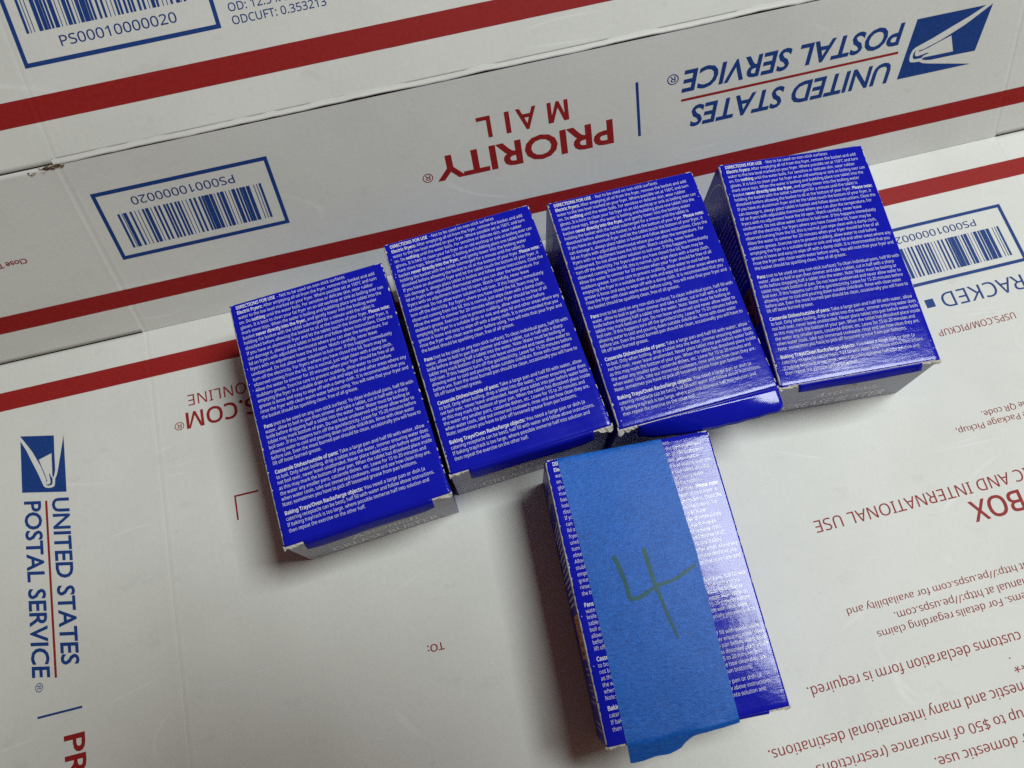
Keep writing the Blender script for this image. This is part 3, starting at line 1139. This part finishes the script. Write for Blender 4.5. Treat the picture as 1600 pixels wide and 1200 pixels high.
def end_at(x):
    for a, b in zip(END, END[1:]):
        if a[0] <= x <= b[0] + 1e-6:
            q = (x - a[0]) / (b[0] - a[0])
            return a[1] + (b[1] - a[1]) * q
    return END[0][1] if x < END[0][0] else END[-1][1]
rows = []
def tape_h(x, y):
    return 0.14 + 0.05 * (noise.noise(Vector((x * 0.18, y * 0.12, 0))) + 0.4 * noise.noise(Vector((x * 0.6, y * 0.25, 5))))
# over the back edge
for dz, dy in ((6.0, 0.22), (3.0, 0.28), (1.2, 0.30), (0.5, 0.18)):
    row = []
    for k in range(inv_cols + 1):
        q = k / inv_cols
        p = Vector(LE[0]).lerp(Vector(RE[0]), q)
        u, v = uv_of(p)
        b = C5.bil(c5T, u, 0.0)
        row.append((b.x, b.y + dy, HC - dz - 0.0))
    rows.append(row)
NR = 56
for j in range(NR + 1):
    t = j / NR * 0.985
    row = []
    for k in range(inv_cols + 1):
        q = k / inv_cols
        p = along(LE, t).lerp(along(RE, t), q)
        u, v = uv_of(p)
        v = max(0.0015, min(v, 0.985))
        if j == 0:
            v = 0.002
        x, y, z = C5.top(u, v, 0)
        row.append((x, y, z + tape_h(x, y)))
    rows.append(row)
# torn end hanging beyond the front edge
NE = 9
last = rows[-1]
for j in range(1, NE + 1):
    t = j / NE
    row = []
    for k in range(inv_cols + 1):
        x0, y0, z0 = last[k]
        q = k / inv_cols
        x = x0 + (154.15 - x0) * 0.0
        ye = end_at(x0)
        if j == NE:
            ye += 0.12 * noise.noise(Vector((x0 * 1.7, 0, 2)))
        y = y0 + (ye - y0) * t
        span = y0 - ye
        past = max(0.0, (y0 - y) - 2.0)
        dropz = 0.06 * min(1.0, t * 3) + 0.85 * past + 0.3 * math.sin(x0 * 0.33 + 1.0) * t
        row.append((x, y, z0 - dropz))
    rows.append(row)
mb = MB()
mb.grid(rows, 0, True, flip=True)
tape = mb.build("masking_tape", M_TAPE, root5)
tape['label'] = "blue crepe masking tape with torn end and a green hand-drawn 4"

# hand-drawn green figure
def stroke(mb, pts, w0, w1):
    P = [Vector(p) for p in pts]
    # resample smoothly
    out = []
    for k in range(len(P) - 1):
        p0, p1, p2, p3 = P[max(k - 1, 0)], P[k], P[k + 1], P[min(k + 2, len(P) - 1)]
        for s in range(7):
            t = s / 7
            out.append(0.5 * ((2 * p1) + (p2 - p0) * t + (2 * p0 - 5 * p1 + 4 * p2 - p3) * t * t + (3 * p1 - p0 - 3 * p2 + p3) * t ** 3))
    out.append(P[-1])
    A, B_ = [], []
    n = len(out)
    for k, p in enumerate(out):
        d = (out[min(k + 1, n - 1)] - out[max(k - 1, 0)]).normalized()
        nn = Vector((-d.y, d.x))
        w = (w0 + (w1 - w0) * k / (n - 1)) * (0.5 + 0.07 * noise.noise(Vector((p.x, p.y, 3))))
        if k == 0 or k == n - 1:
            w *= 0.45
        for lst, sg in ((A, 1), (B_, -1)):
            q = p + nn * w * sg
            u, v = uv_of(q)
            x, y, z = C5.top(u, v)
            lst.append((x, y, z + tape_h(x, y) + 0.06))
    mb.grid([A, B_], 0, True, flip=True)
mb = MB()
stroke(mb, [(166.6, -146.1), (167.5, -150.2), (168.15, -156.5), (167.9, -161.4)], 1.6, 1.4)
stroke(mb, [(167.8, -161.3), (171.64, -161.5), (178.18, -159.4), (185.3, -158.55), (193.3, -155.6)], 1.4, 1.0)
stroke(mb, [(177.49, -145.9), (177.66, -156.6), (178.1, -161.1), (178.92, -168.7), (180.2, -177.5)], 1.6, 0.9)
mk = mb.build("handwritten_four", M_MARK, tape)

# ------------------------------------------------------------------ the phone that takes the picture
M_PHONE = make_plain("dark_phone_shell", (0.03, 0.03, 0.035, 1), 0.45, (0.04, 0.04, 0.045, 1), 60, 0.4)
M_GLASS = make_plain("phone_screen_glass", (0.01, 0.01, 0.012, 1), 0.1, (0.012, 0.012, 0.014, 1), 60, 0.5)
ph = empty("smartphone", "dark smartphone held flat above the boxes with its lens facing down", "phone", (131, -172, 330))
CO = Vector((130.802, -172.048, 321.572))
def ph_pt(a, b, c):
    p = CO + RX * a - RY * b - RZ * c
    return tuple(p)
def slab(a0, a1, b0, b1, c0, c1, r, m, name):
    mb = MB()
    out = []
    for cx, cy, s0 in ((a1 - r, b1 - r, 0), (a0 + r, b1 - r, 90), (a0 + r, b0 + r, 180), (a1 - r, b0 + r, 270)):
        for k in range(7):
            t = math.radians(s0 + 15 * k)
            out.append((cx + r * math.cos(t), cy + r * math.sin(t)))
    n = len(out)
    V = [ph_pt(a, b, c0) for a, b in out] + [ph_pt(a, b, c1) for a, b in out]
    F = [list(range(n))[::-1], list(range(n, 2 * n))] + [[k, (k + 1) % n, n + (k + 1) % n, n + k] for k in range(n)]
    mb.add(V, F)
    return mb.build(name, m, ph)
slab(-17, 158, -32, 46, 4.0, 12.5, 9, M_PHONE, "phone_body")
slab(-14, 155, -29, 43, 12.6, 13.2, 7, M_GLASS, "screen")
